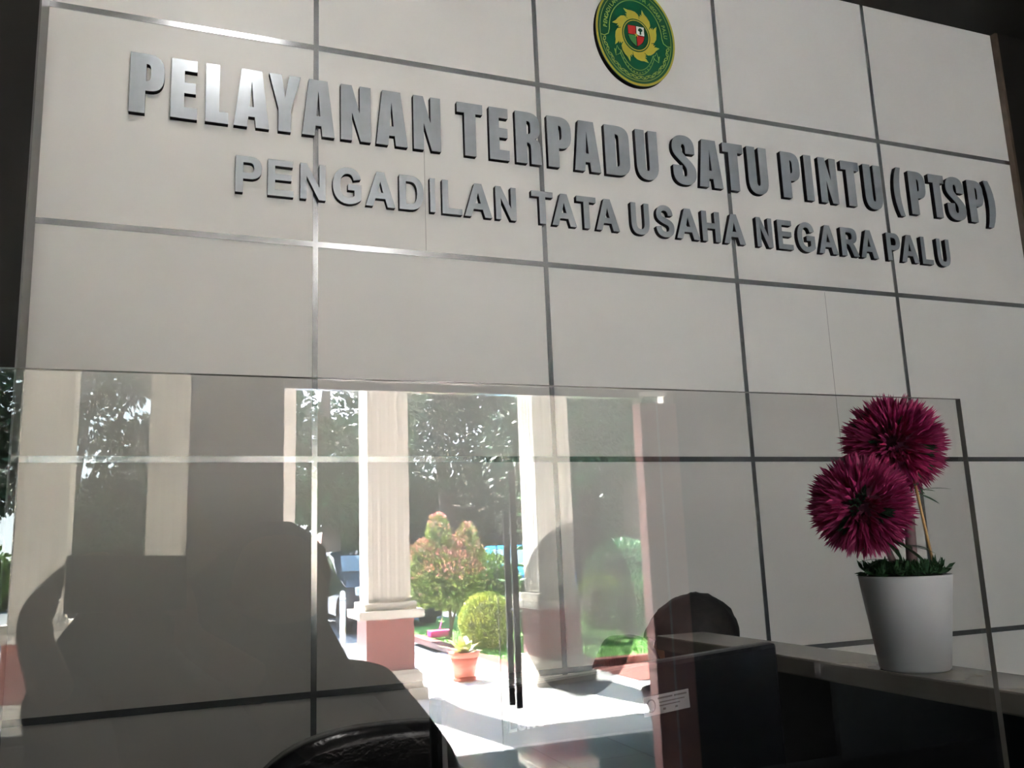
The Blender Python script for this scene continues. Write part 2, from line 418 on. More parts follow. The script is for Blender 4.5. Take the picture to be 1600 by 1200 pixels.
def topiary():
    rng = random.Random(11)
    t = empty('topiary_tree', 'rounded topiary tree with pink tipped shoots on a thin trunk', 'tree', (3.85, -14.5, 0.03))
    bm = bmesh.new(); tube(bm, [(0, 0, 0), (.02, 0, .3), (-.01, 0, .62)], [.03, .026, .024]); tube(bm, [(0.02, 0, .2), (.1, 0, .5), (.12, 0, .7)], [.02, .018, .015]); fin('trunk', bm, M_bark, t)
    blobs = [((0.02, 0, .92), (.52, .46, .44), 6500), ((-.30, -.15, 1.15), (.30, .3, .36), 2600), ((.26, -.1, 1.22), (.34, .3, .34), 2800), ((-.12, -.1, 1.55), (.17, .16, .34), 1200), ((.32, -.05, 1.52), (.14, .14, .22), 700), ((-.36, -.1, .8), (.25, .25, .3), 900)]
    bm = bmesh.new()
    for c, r, n in blobs:
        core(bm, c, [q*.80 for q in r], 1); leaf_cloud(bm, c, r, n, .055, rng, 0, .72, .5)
    fin('crown', bm, [M_lf1, M_core], t)
    bm = bmesh.new()
    for c, r, n in blobs:
        for _ in range(int(n/9)):
            d = Vector((rng.gauss(0, 1), rng.gauss(0, 1), rng.gauss(.9, 1))).normalized()
            if d.z < 0.15 and rng.random() < .8: continue
            p = Vector(c)+Vector((d.x*r[0], d.y*r[1], d.z*r[2]))
            leaf_cloud(bm, p, (.025, .025, .03), 3, .05, rng, 0, .1, 1.2)
    fin('pink_shoots', bm, M_lf2, t)
topiary()
def ball_shrub(loc, r, n, label, m, nm='round_shrub', size=.045):
    rng = random.Random(int(n+loc[0]*10))
    t = empty(nm, label, 'shrub', (loc[0], loc[1], 0.04))
    bm = bmesh.new(); tube(bm, [(0, 0, 0), (0, 0, r*.6)], .03); fin('stem', bm, M_bark, t)
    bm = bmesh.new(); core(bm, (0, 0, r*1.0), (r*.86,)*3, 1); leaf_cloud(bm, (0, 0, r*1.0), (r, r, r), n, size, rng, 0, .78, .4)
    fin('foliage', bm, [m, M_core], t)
    return t
ball_shrub((4.02, -13.3), .37, 6000, 'clipped round golden green shrub just behind the terracotta pot', M_lf3)
ball_shrub((4.42, -13.95), .18, 2400, 'small round green shrub under the pink tipped topiary', M_lf1)
ball_shrub((6.6, -15.0), .42, 4000, 'golden shrub seen right of the grey disc, against the dark trees', M_lf3)
ball_shrub((6.5, -13.4), .42, 4200, 'loose dark green shrub behind the second fluted column', M_lf5, size=.09)
ball_shrub((5.1, -16.4), .62, 4200, 'broad olive shrub on the lawn beneath the dark trees', M_lf1, size=.08)
ball_shrub((7.6, -16.0), .7, 4200, 'wide dark shrub at the far right end of the lawn', M_lf5, size=.09)
def conifer(loc, h, label):
    rng = random.Random(5)
    t = empty('araucaria_tree', label, 'tree', (loc[0], loc[1], 0.04))
    bm = bmesh.new(); tube(bm, [(0, 0, 0), (0, 0, h)], [.05, .01]); fin('trunk', bm, M_bark, t)
    bm = bmesh.new()
    z = .25
    while z < h:
        L = (h-z)*.27+.12
        for q in range(6):
            a = 2*PI*q/6+z*2; d = Vector((math.cos(a), math.sin(a), .12))
            tube(bm, [(0, 0, z), tuple(Vector((0, 0, z))+d*L)], [.012, .004], 5)
            for s in range(int(L*60)):
                f = s/(L*60); p = Vector((0, 0, z))+d*L*f
                for sg in (-1, 1):
                    sd_ = Vector((-d.y*sg, d.x*sg, .35)).normalized()*(.10+.08*(1-f))
                    bm.faces.new([bm.verts.new(p-d*.012), bm.verts.new(p+sd_+d*.03), bm.verts.new(p+d*.012)])
        z += .26
    fin('branches', bm, M_lf5, t)
conifer((5.25, -14.5), 2.5, 'tiered pine green conifer beside the door handle')

def tree(loc, h, blobs, n, seed, label, size=.2, branch=True, m=None):
    rng = random.Random(seed)
    t = empty('shade_tree', label, 'tree', (loc[0], loc[1], -0.05), group='tall trees across the street')
    bm = bmesh.new(); tube(bm, [(0, 0, 0), (.15, 0, h*.25), (-.1, .1, h*.5), (.1, 0, h*.8)], [.28, .22, .16, .06], 10)
    if branch:
        for c, r, q in blobs[:5]: tube(bm, [(0, 0, h*.3), (c[0]*.5, c[1]*.5, h*.3+(c[2]-h*.3)*.6), c], [.1, .06, .02], 6)
    fin('trunk', bm, M_bark, t)
    bm = bmesh.new()
    for c, r, q in blobs: leaf_cloud(bm, c, r, int(n*q), size, rng, 0, .15, -.3, .5)
    fin('foliage', bm, m or M_lf4, t)
rng = random.Random(77)
def blobs_for(xr, zr, cnt, seed, rr=(1.0, 1.5)):
    g = random.Random(seed); return [((g.uniform(*xr), g.uniform(-.8, .8), g.uniform(*zr)), (g.uniform(*rr),)*3, 1) for _ in range(cnt)]
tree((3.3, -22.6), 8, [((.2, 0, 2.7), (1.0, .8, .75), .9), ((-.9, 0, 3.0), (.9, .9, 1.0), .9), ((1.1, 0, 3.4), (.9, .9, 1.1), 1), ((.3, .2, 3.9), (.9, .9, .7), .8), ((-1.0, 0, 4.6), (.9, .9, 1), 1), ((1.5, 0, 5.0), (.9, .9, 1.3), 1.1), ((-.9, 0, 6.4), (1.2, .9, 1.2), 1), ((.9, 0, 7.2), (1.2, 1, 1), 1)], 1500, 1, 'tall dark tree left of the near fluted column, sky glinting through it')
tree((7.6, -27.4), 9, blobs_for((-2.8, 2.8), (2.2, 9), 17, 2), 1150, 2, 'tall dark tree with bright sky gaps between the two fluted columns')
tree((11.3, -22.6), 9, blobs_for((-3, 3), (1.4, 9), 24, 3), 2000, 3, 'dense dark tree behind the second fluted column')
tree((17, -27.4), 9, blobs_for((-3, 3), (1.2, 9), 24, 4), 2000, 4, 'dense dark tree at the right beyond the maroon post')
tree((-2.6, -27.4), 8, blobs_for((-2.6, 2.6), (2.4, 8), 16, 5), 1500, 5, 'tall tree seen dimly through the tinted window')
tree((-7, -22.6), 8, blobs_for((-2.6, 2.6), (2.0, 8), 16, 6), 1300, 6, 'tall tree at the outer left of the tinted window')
# clipped hedge row and house behind it
bm = bmesh.new(); rng = random.Random(9)
box(bm, 5.2, 30, -33.2, -32, 0, 3.9, 1)
for _ in range(9000):
    x = rng.uniform(5.2, 24); z = rng.uniform(0, 4.2)
    leaf_cloud(bm, (x, -31.9, z), (.2, .25, .2), 1, .35, rng, 0, .2)
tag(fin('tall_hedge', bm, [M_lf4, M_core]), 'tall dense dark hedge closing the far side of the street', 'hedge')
bm = bmesh.new(); box(bm, -12, 5.0, -36, -35.2, 0, 1.5, 1)
for _ in range(5000):
    leaf_cloud(bm, (rng.uniform(-8, 5), -35.1, rng.uniform(0, 1.7)), (.2, .3, .2), 1, .3, rng, 0, .2)
tag(fin('low_hedge', bm, [M_lf1, M_core]), 'low light green hedge behind the parked dark car', 'hedge')
hs = empty('far_house', 'small far house with a reddish roof above the low hedge', 'house', (9.5, -86, 0))
cubo('wall', -4, 4, -3, 3, 0, 2.2, M_white, hs)
bm = bmesh.new(); v = [bm.verts.new(p) for p in ((-4.5, -3.5, 2.2), (4.5, -3.5, 2.2), (4.5, 3.5, 2.2), (-4.5, 3.5, 2.2), (-4.5, 0, 3.3), (4.5, 0, 3.3))]
for f in ((0, 1, 5, 4), (2, 3, 4, 5), (0, 4, 3), (1, 2, 5), (0, 3, 2, 1)): bm.faces.new([v[q] for q in f])
fin('roof', bm, mat('roof_tile', (0.4, 0.16, 0.11), .8, var=.2, scale=6), hs)

def car(loc, rz, paint, label, w_=1.78):
    """front view faces +y"""
    t = empty('parked_car', label, 'car', loc, rz)
    MP = paint; MG = mat('car_glass', (0.12, 0.17, 0.2), 0.05, spec=0.9); hw = w_/2
    # side profile (y forward, z up), lofted across x with tumblehome
    prof = [(2.15, .30), (2.22, .55), (2.15, .85), (1.9, .98), (1.05, 1.08), (.25, 1.42), (-.3, 1.49), (-1.5, 1.46), (-2.15, 1.05), (-2.2, .5), (-2.1, .3)]
    bm = bmesh.new(); rows = []
    for fx in (-1, -.93, -.6, 0, .6, .93, 1):
        row = []
        for (y, z) in prof:
            tum = 1 - max(0, (z-1.0))*.22
            dy = -.10*(abs(fx)**3) if y > 1.5 else 0
            row.append(bm.verts.new((fx*hw*tum, y+dy, z-(.05 if abs(fx) == 1 and z > .9 else 0))))
        rows.append(row)
    for A, B in zip(rows, rows[1:]):
        for q in range(len(prof)-1): bm.faces.new((A[q], A[q+1], B[q+1], B[q]))
    bm.faces.new(rows[0]); bm.faces.new(rows[-1])
    fin('body', bm, MP, t, smooth=False)
    bm = bmesh.new()
    v = [bm.verts.new(p) for p in ((-hw*.86, 1.02, 1.115), (hw*.86, 1.02, 1.115), (hw*.77, .35, 1.40), (-hw*.77, .35, 1.40))]; bm.faces.new(v)
    fin('windscreen', bm, MG, t)
    o = t.children[-1]; sm = o.modifiers.new('thick', 'SOLIDIFY'); sm.thickness = .02; sm.offset = 1
    cubo('grille', -.42, .42, 2.18, 2.26, .55, .78, M_plasticb, t, .01)
    cubo('number_plate', -.22, .22, 2.22, 2.27, .38, .50, M_plasticb, t, .004)
    cubo('bumper', -hw*.95, hw*.95, 2.02, 2.24, .26, .40, M_plasticb, t, .03)
    for s in (-1, 1):
        cubo('headlight', s*hw*.66-.15, s*hw*.66+.15, 2.06, 2.17, .70, .86, mat('lamp_glass', (.75, .78, .8), .1, .3), t, .03)
        cubo('wing_mirror', s*(hw+.1)-.08, s*(hw+.1)+.08, .75, .87, 1.0, 1.16, MP, t, .03)
        for y in (1.35, -1.35):
            bm = bmesh.new(); lathe(bm, [(.2, -.1), (.32, -.1), (.34, -.06), (.34, .06), (.32, .1), (.2, .1)], 24)
            bmesh.ops.rotate(bm, verts=bm.verts, cent=(0, 0, 0), matrix=Matrix.Rotation(PI/2, 3, 'Y')); fin('wheel', bm, M_cable, t, loc=(s*(hw-.1), y, .34))
car((3.75, -19.6, -.05), 0, mat('dark_car_paint', (0.02, 0.025, 0.035), 0.08, .3), 'dark car parked nose first behind the near fluted column')
car((7.5, -20.8, -.05), .25, mat('blue_car_paint', (0.03, 0.30, 0.62), 0.2, .2), 'bright blue car parked behind the topiary and round shrub')

# bollard, broom, terracotta pot, planter by the door
t = empty('steel_bollard', 'short stainless steel bollard with a domed cap beside the near column', 'bollard', (2.16, -13.9, 0))
bm = bmesh.new(); lathe(bm, [(.045, 0), (.045, .78)], 24); fin('post', bm, M_metal, t)
bm = bmesh.new(); lathe(bm, [(.05, .78), (.05, .80), (.035, .83), (.04, .86), (.03, .89), (.002, .90)], 24); fin('cap', bm, M_metal, t)
t = empty('dustpan', 'pink long handled dustpan on the grass by the kerb', 'dustpan', (3.86, -15.1, .08))
bm = bmesh.new(); box(bm, -.17, .17, -.12, .12, 0, .10, bev=.02); fin('pan', bm, mat('pink_plastic', (.75, .06, .28), .4), t)
bm = bmesh.new(); tube(bm, [(0, 0, .08), (.16, 0, .75)], .012); fin('handle', bm, M_metal, t)

M_terra = mat('terracotta_plastic', (0.46, 0.14, 0.09), .5, var=.05, scale=6)
def big_leaf(bm, base, d, L, W, mi=0, droop=.25):
    base = Vector(base); d = Vector(d).normalized(); side = d.cross(Vector((0, 0, 1)))
    if side.length < .01: side = Vector((1, 0, 0))
    side.normalize(); n = 6; rows = []
    for q in range(n+1):
        f = q/n; p = base+d*L*f+Vector((0, 0, -droop*L*f*f)); ww = W*math.sin(PI*min(1, f*.93+.05))**.8*.5
        rows.append((bm.verts.new(p-side*ww+Vector((0, 0, .15*ww))), bm.verts.new(p), bm.verts.new(p+side*ww+Vector((0, 0, .15*ww)))))
    for A, B in zip(rows, rows[1:]):
        for q in (0, 1):
            f = bm.faces.new((A[q], A[q+1], B[q+1], B[q])); f.material_index = mi; f.smooth = True
def garden_pot(loc, s, potmat, leafmats, label, seed, nleaf=16, L=.26):
    rng = random.Random(seed)
    t = empty('potted_plant', label, 'potted plant', loc)
    bm = bmesh.new(); lathe(bm, [(.105*s, .02*s), (.145*s, .24*s)], 48, flute=.03, nfl=16)
    lathe(bm, [(.147*s, .24*s), (.165*s, .245*s), (.17*s, .30*s), (.155*s, .30*s), (.15*s, .26*s)], 40); fin('pot', bm, potmat, t)
    bm = bmesh.new(); lathe(bm, [(.12*s, 0), (.135*s, .03*s), (.12*s, .03*s)], 32); fin('saucer', bm, potmat, t)
    bm = bmesh.new(); lathe(bm, [(.149*s, .262*s), (.02*s, .275*s)], 24); fin('soil', bm, M_soil, t)
    bm = bmesh.new()
    for q in range(nleaf):
        a = q*2.4; e = .35+1.0*(q/nleaf)
        big_leaf(bm, (.02*math.cos(a), .02*math.sin(a), .27*s), (math.cos(a)*math.cos(e), math.sin(a)*math.cos(e), math.sin(e)), L*(.75+.5*rng.random()), L*.34, rng.randrange(len(leafmats)))
    fin('leaves', bm, leafmats, t)
garden_pot((2.98, -11.1, 0), 1.0, M_terra, [mat('yellow_leaf', (.62, .55, .18), .5, col2=(.75, .68, .35), scale=9), mat('pale_green_leaf', (.28, .38, .10), .5, var=.2, scale=9)], 'terracotta pot with yellow green pointed leaves on the sunlit terrace', 4)
garden_pot((3.13, -6.90, 0), 1.5, mat('maroon_pot', (.10, .03, .03), .5), [mat('dark_leaf', (.015, .03, .012), .5, var=.2, scale=9)], 'dark maroon pot with drooping dark leaves inside by the maroon post', 8, 14, .22)

# ------------------------------------------------------------------ lettering on the wall
IMP = {
 'P': [[(0, 0), (0, 1), (.5, 1), ('c', .85, 1, 1, .9, 1, .74), (1, .64), ('c', 1, .46, .85, .385, .6, .38), (.46, .38), (.46, 0)], [(.47, .83), ('c', .56, .83, .6, .81, .6, .75), (.6, .63), ('c', .6, .57, .56, .54, .47, .54)]],
 'E': [[(0, 0), (0, 1), (.97, 1), (.97, .81), (.5, .81), (.5, .61), (.93, .61), (.93, .43), (.5, .43), (.5, .19), (1, .19), (1, 0)]],
 'L': [[(0, 0), (0, 1), (.6, 1), (.6, .19), (1, .19), (1, 0)]],
 'A': [[(0, 0), (.2, 1), (.78, 1), (1, 0), (.62, 0), (.59, .18), (.41, .18), (.38, 0)], [(.435, .35), (.495, .80), (.555, .35)]],
 'Y': [[(0, 1), (.39, 1), (.51, .6), (.64, 1), (1, 1), (.7, .4), (.7, 0), (.3, 0), (.3, .4)]],
 'N': [[(0, 0), (0, 1), (.36, 1), (.63, .5), (.63, 1), (1, 1), (1, 0), (.66, 0), (.37, .5), (.37, 0)]],
 'T': [[(0, 1), (1, 1), (1, .81), (.72, .81), (.72, 0), (.28, 0), (.28, .81), (0, .81)]],
 'R': [[(0, 0), (0, 1), (.5, 1), ('c', .85, 1, .98, .9, .98, .76), (.98, .68), ('c', .98, .56, .88, .51, .76, .49), ('c', .92, .47, .98, .42, .98, .32), (1, 0), (.6, 0), (.6, .3), ('c', .6, .38, .56, .41, .44, .41), (.44, 0)], [(.45, .83), ('c', .56, .83, .6, .81, .6, .76), (.6, .65), ('c', .6, .59, .56, .57, .45, .57)]],
 'D': [[(0, 0), (0, 1), (.48, 1), ('c', .85, 1, 1, .92, 1, .75), (1, .25), ('c', 1, .08, .85, 0, .48, 0)], [(.43, .83), ('c', .55, .83, .58, .80, .58, .74), (.58, .26), ('c', .58, .2, .55, .17, .43, .17)]],
 'U': [[(0, 1), (.41, 1), (.41, .24), ('c', .41, .14, .59, .14, .59, .24), (.59, 1), (1, 1), (1, .3), ('c', 1, .06, .78, -.015, .5, -.015), ('c', .22, -.015, 0, .06, 0, .3)]],
 'S': [[(.97, .64), (.58, .64), (.58, .76), ('c', .58, .86, .41, .86, .41, .77), (.41, .73), ('c', .41, .63, .58, .59, .78, .48), ('c', .95, .39, 1, .33, 1, .24), ('c', 1, .06, .8, -.015, .5, -.015), ('c', .2, -.015, .02, .07, .02, .25), (.02, .38), (.41, .38), (.41, .23), ('c', .41, .13, .6, .13, .6, .23), (.6, .27), ('c', .6, .36, .5, .4, .3, .5), ('c', .08, .6, .02, .66, .02, .76), ('c', .02, .94, .2, 1.015, .5, 1.015), ('c', .8, 1.015, .97, .93, .97, .76)]],
 'I': [[(0, 0), (0, 1), (1, 1), (1, 0)]],
 '(': [[(.5, 1.04), (1, 1.04), ('c', .55, .7, .55, .26, 1, -.08), (.5, -.08), ('c', -.17, .25, -.17, .72, .5, 1.04)]],
 ')': [[(.5, 1.04), ('c', 1.17, .72, 1.17, .25, .5, -.08), (0, -.08), ('c', .45, .26, .45, .7, 0, 1.04)]],
}
ARI = {
 'P': [[(0, 0), (0, 1), (.55, 1), ('c', .85, 1, 1, .88, 1, .69), ('c', 1, .5, .85, .38, .55, .38), (.29, .38), (.29, 0)], [(.29, .83), (.52, .83), ('c', .65, .83, .7, .77, .7, .69), ('c', .7, .61, .65, .55, .52, .55), (.29, .55)]],
 'E': [[(0, 0), (0, 1), (.97, 1), (.97, .83), (.28, .83), (.28, .61), (.92, .61), (.92, .44), (.28, .44), (.28, .17), (1, .17), (1, 0)]],
 'N': [[(0, 0), (0, 1), (.26, 1), (.75, .34), (.75, 1), (1, 1), (1, 0), (.73, 0), (.25, .65), (.25, 0)]],
 'G': [[(.53, .55), (1, .55), (1, .13), ('c', .88, .03, .7, -.02, .54, -.02), ('c', .2, -.02, 0, .2, 0, .5), ('c', 0, .8, .2, 1.02, .53, 1.02), ('c', .78, 1.02, .93, .92, .98, .71), (.73, .67), ('c', .70, .78, .64, .84, .53, .84), ('c', .36, .84, .26, .72, .26, .5), ('c', .26, .28, .36, .155, .54, .155), ('c', .62, .155, .7, .18, .76, .23), (.76, .38), (.53, .38)]],
 'A': [[(0, 0), (.37, 1), (.63, 1), (1, 0), (.74, 0), (.66, .23), (.33, .23), (.25, 0)], [(.4, .4), (.497, .72), (.595, .4)]],
 'D': [[(0, 0), (0, 1), (.45, 1), ('c', .8, 1, 1, .82, 1, .5), ('c', 1, .18, .8, 0, .45, 0)], [(.27, .83), (.42, .83), ('c', .62, .83, .73, .74, .73, .5), ('c', .73, .26, .62, .17, .42, .17), (.27, .17)]],
 'I': [[(0, 0), (0, 1), (1, 1), (1, 0)]],
 'L': [[(0, 0), (0, 1), (.3, 1), (.3, .17), (1, .17), (1, 0)]],
 'T': [[(0, 1), (1, 1), (1, .83), (.64, .83), (.64, 0), (.36, 0), (.36, .83), (0, .83)]],
 'U': [[(0, 1), (.27, 1), (.27, .4), ('c', .27, .22, .33, .155, .5, .155), ('c', .67, .155, .73, .22, .73, .4), (.73, 1), (1, 1), (1, .42), ('c', 1, .1, .85, -.02, .5, -.02), ('c', .15, -.02, 0, .1, 0, .42)]],
 'S': [[(.94, .70), (.68, .69), ('c', .66, .8, .6, .85, .48, .85), ('c', .36, .85, .3, .8, .3, .735), ('c', .3, .66, .38, .64, .55, .6), ('c', .85, .53, .99, .46, .99, .28), ('c', .99, .09, .82, -.02, .5, -.02), ('c', .2, -.02, .03, .1, 0, .31), (.27, .33), ('c', .3, .2, .37, .155, .5, .155), ('c', .65, .155, .71, .21, .71, .28), ('c', .71, .36, .6, .39, .45, .42), ('c', .15, .5, .04, .58, .04, .73), ('c', .04, .9, .2, 1.02, .48, 1.02), ('c', .78, 1.02, .92, .9, .94, .7)]],
 'H': [[(0, 0), (0, 1), (.27, 1), (.27, .61), (.73, .61), (.73, 1), (1, 1), (1, 0), (.73, 0), (.73, .43), (.27, .43), (.27, 0)]],
 'R': [[(0, 0), (0, 1), (.55, 1), ('c', .85, 1, .93, .9, .93, .72), ('c', .93, .57, .84, .48, .68, .45), ('c', .76, .4, .8, .33, 1, 0), (.7, 0), (.53, .3), ('c', .46, .41, .42, .42, .28, .42), (.28, 0)], [(.28, .83), (.5, .83), ('c', .62, .83, .65, .78, .65, .71), ('c', .65, .63, .6, .58, .5, .58), (.28, .58)]],
}
main = [('P', -0.191, -0.082), ('E', -0.06, 0.027), ('L', 0.053, 0.13), ('A', 0.148, 0.269), ('Y', 0.267, 0.378), ('A', 0.384, 0.501), ('N', 0.524, 0.635), ('A', 0.655, 0.775), ('N', 0.799, 0.906), ('T', 0.973, 1.078), ('E', 1.105, 1.187), ('R', 1.216, 1.323), ('P', 1.354, 1.459), ('A', 1.471, 1.589), ('D', 1.613, 1.726), ('U', 1.759, 1.863), ('S', 1.933, 2.049), ('A', 2.063, 2.182), ('T', 2.193, 2.297), ('U', 2.32, 2.424), ('P', 2.502, 2.603), ('I', 2.632, 2.672), ('N', 2.713, 2.812), ('T', 2.843, 2.946), ('U', 2.975, 3.077), ('(', 3.153, 3.205), ('P', 3.251, 3.351), ('T', 3.379, 3.475), ('S', 3.484, 3.604), ('P', 3.631, 3.731), (')', 3.745, 3.807)]
sub = [('P', 0.158, 0.247), ('E', 0.267, 0.356), ('N', 0.379, 0.469), ('G', 0.494, 0.598), ('A', 0.614, 0.724), ('D', 0.74, 0.833), ('I', 0.858, 0.878), ('L', 0.906, 0.984), ('A', 0.994, 1.105), ('N', 1.121, 1.206), ('T', 1.272, 1.364), ('A', 1.358, 1.465), ('T', 1.468, 1.554), ('A', 1.552, 1.658), ('U', 1.715, 1.799), ('S', 1.831, 1.918), ('A', 1.929, 2.042), ('H', 2.056, 2.145), ('A', 2.164, 2.272), ('N', 2.335, 2.417), ('E', 2.448, 2.526), ('G', 2.554, 2.648), ('A', 2.669, 2.775), ('R', 2.798, 2.896), ('A', 2.908, 3.008), ('P', 3.067, 3.146), ('A', 3.151, 3.255), ('L', 3.278, 3.344), ('U', 3.377, 3.455)]
ORD = ['first', 'second', 'third', 'fourth', 'fifth', 'sixth', 'seventh', 'eighth', 'ninth', 'tenth', 'eleventh', 'twelfth']
def letters(font, row, words, z0, z1, big, grp):
    it = iter(row); T = .024
    for wd in words:
        for q, ch in enumerate(wd):
            c, xa, xb = next(it); assert c == ch
            cs = []
            for path in font[ch]:
                cs.append([(p[0]*(xb-xa), p[1]*(z1-z0)) for p in flat(path)])
            what = {'(': 'opening bracket', ')': 'closing bracket'}.get(ch, 'letter ' + ch)
            wl = wd.strip('()')
            t = empty('sign_bracket' if ch in '()' else 'sign_letter', '%s grey metal %s, %s character of %s in the %s' % ('large' if big else 'small', what, ORD[q], wl, 'upper line' if big else 'lower line'), 'letter', (xa, -0.001, z0), group=grp)
            me = poly2d(cs, T-.003); me.materials.append(M_letter_side); link('letter_return', me, t)
            me = poly2d(cs, .003); me.materials.append(M_letter); link('letter_face', me, t, (0, -(T-.003)-.0001, 0))
letters(IMP, main, ['PELAYANAN', 'TERPADU', 'SATU', 'PINTU', '(PTSP)'], 2.893, 3.113, True, 'raised letters of the upper line')
letters(ARI, sub, ['PENGADILAN', 'TATA', 'USAHA', 'NEGARA', 'PALU'], 2.646, 2.781, False, 'raised letters of the lower line')

# ------------------------------------------------------------------ round court emblem
def emblem():
    t = empty('court_emblem', 'oval dark green and gold court emblem on the wall above the lettering', 'emblem', (1.797, -0.001, 3.553))
    A, B = .193, .237
    Mg = mat('emblem_green', (0.003, 0.075, 0.033), .35); My = mat('emblem_gold', (0.40, 0.32, 0.04), .4); Ml = mat('emblem_line', (0.24, 0.30, 0.06), .4)
    Mr = mat('emblem_red', (0.42, 0.02, 0.02), .4); Mw = mat('emblem_white', (0.62, 0.62, 0.58), .4)
    def E(s, n=96): return [(A*s*math.cos(2*PI*q/n), B*s*math.sin(2*PI*q/n)) for q in range(n)]
    def P(u, v): return (A*u, B*v)
    me = poly2d([E(1)], .020); me.materials.append(M_letter_side); link('backing', me, t)
    me = poly2d([E(1)], .004); me.materials.append(Mg); link('green_plate', me, t, (0, -.0201, 0))
    YB = -.0242; I = Matrix.Translation((0, YB, 0))
    me = poly2d([E(.998), E(.955)], .0012); me.materials.append(My); link('gold_rim', me, t, (0, YB, 0))
    ms = [(poly2d([E(.905), E(.892)], .0008), I, 0)]
    def stroke(pts, wd):
        L, R = [], []
        for q, p in enumerate(pts):
            a = Vector(pts[max(q-1, 0)]); b = Vector(pts[min(q+1, len(pts)-1)]); d = (b-a).normalized(); n = Vector((-d.y, d.x))*wd/2
            L.append((p[0]+n.x, p[1]+n.y)); R.append((p[0]-n.x, p[1]-n.y))
        ms.append((poly2d([L+R[::-1]], .0008), I, 0))
    pts = [P(-.895, -.10), P(-.80, -.11), P(-.70, -.06), P(-.665, .04)] + [P(.665*math.cos(a), .665*math.sin(a)+.04) for a in [PI-PI*q/30 for q in range(31)]][1:] + [P(.70, -.06), P(.80, -.11), P(.895, -.10)]
    pts = [p for p in pts]
    stroke(pts, .0035)
    # chain of links along the lower rim
    nl = 22
    for q in range(nl+1):
        a = math.radians(-168 + 156*q/nl)
        c = P(.82*math.cos(a), .835*math.sin(a)); tx = math.atan2(B*math.cos(a), -A*math.sin(a)) + (.5 if q % 2 else -.5)
        ring = []
        for s in (1, .55):
            ring.append([(c[0]+s*(.0125*math.cos(e)*math.cos(tx)-.0065*math.sin(e)*math.sin(tx)), c[1]+s*(.0125*math.cos(e)*math.sin(tx)+.0065*math.sin(e)*math.cos(tx))) for e in [2*PI*k/14 for k in range(14)]])
        ms.append((poly2d(ring, .0008), I, 0))
    # ribbon
    up = [P(.47*math.cos(a), .69*math.sin(a)) for a in [math.radians(-150+120*q/20) for q in range(21)]]
    dn = [P(.50*math.cos(a), .78*math.sin(a)) for a in [math.radians(-150+120*q/20) for q in range(21)]]
    stroke(up, .0025); stroke(dn, .0025)
    for s in (-1, 1):
        x0 = s*.44
        tail = [P(x0, -.42), P(x0+s*.10, -.47), P(x0+s*.13, -.34), P(x0+s*.09, -.36), P(x0+s*.06, -.27), P(x0+s*.02, -.34), P(x0-s*.04, -.36), P(x0, -.42)]
        stroke(tail, .0025)
    for q, chh in enumerate('DHARMMAYUKTI'):
        a = math.radians(-138 + 96*q/11)
        p = P(.485*math.cos(a), .735*math.sin(a)-.01)
        me = text2d(chh, .011, .0006); ms.append((me, Matrix.Translation((p[0], YB, p[1])) @ Matrix.Rotation(-(a+PI/2)*1.0, 4, 'Y') @ Matrix.Translation((0, 0, -.004)), 0))
    join(ms, 'line_work', t, [Ml])
    ms = []
    txt = 'PENGADILAN TATA USAHA NEGARA PALU'
    for q, chh in enumerate(txt):
        if chh == ' ': continue
        a = math.radians(176 - 172*q/(len(txt)-1))
        p = P(.735*math.cos(a), .735*math.sin(a)+.03)
        tx = math.atan2(-B*math.cos(a), A*math.sin(a))
        ms.append((text2d(chh, .025, .0008), Matrix.Translation((p[0], YB, p[1])) @ Matrix.Rotation(-tx, 4, 'Y') @ Matrix.Translation((0, 0, -.002)), 0))
    join(ms, 'rim_lettering', t, [Ml])
    # eight flaming petals
    ms = []
    pol = [(.34, -24), (.42, -23), (.49, -18), (.535, -9), (.56, 2), (.575, 10), (.64, 19), (.545, 17), (.50, 14), (.52, 21), (.465, 17), (.475, 23), (.42, 20), (.34, 23)]
    for q in range(8):
        a0 = 45*q+8
        ms.append((poly2d([[(A*.96*r_*math.cos(math.radians(th+a0)), A*1.10*r_*math.sin(math.radians(th+a0))) for r_, th in pol]], .001), I, 0))
    ms.append((poly2d([[(A*.96*.40*math.cos(e), A*1.10*.40*math.sin(e)) for e in [2*PI*k/48 for k in range(48)]]], .0011), I, 0))
    join(ms, 'flaming_sun', t, [My])
    def disc(s): return [(.185*s*math.cos(e), .185*s*1.15*math.sin(e)) for e in [2*PI*k/48 for k in range(48)]]
    I2 = Matrix.Translation((0, YB-.001, 0))
    me = poly2d([disc(.37)], .001); me.materials.append(Mg); link('inner_disc', me, t, (0, YB-.001, 0))
    me = poly2d([disc(.345), disc(.325)], .0006); me.materials.append(My); link('inner_ring', me, t, (0, YB-.002, 0))
    # quartered shield
    k = .185; y2 = YB-.0022
    def sh(pts, nm, m): 
        me = poly2d([[(k*x, k*y) for x, y in pts]], .0008); me.materials.append(m); link(nm, me, cr_, (0, 0, 0))
    me = poly2d([[(k*x, k*y) for x, y in flat([(-.22, .24), (.22, .24), (.22, -.02), ('c', .2, -.18, .08, -.26, 0, -.30), ('c', -.08, -.26, -.2, -.18, -.22, -.02)])]], .0008); me.materials.append(mat('emblem_black', (.01, .01, .01), .4)); cr_ = link('crest_shield', me, t, (0, y2, 0))
    def sh2(pts, nm, m, dy=-.0009):
        me = poly2d([[(k*x, k*y) for x, y in flat(pts)]], .0006); me.materials.append(m); link(nm, me, cr_, (0, dy, 0))
    sh2([(-.21, .23), (-.01, .23), (-.01, .01), (-.21, .01)], 'red_quarter', Mr)
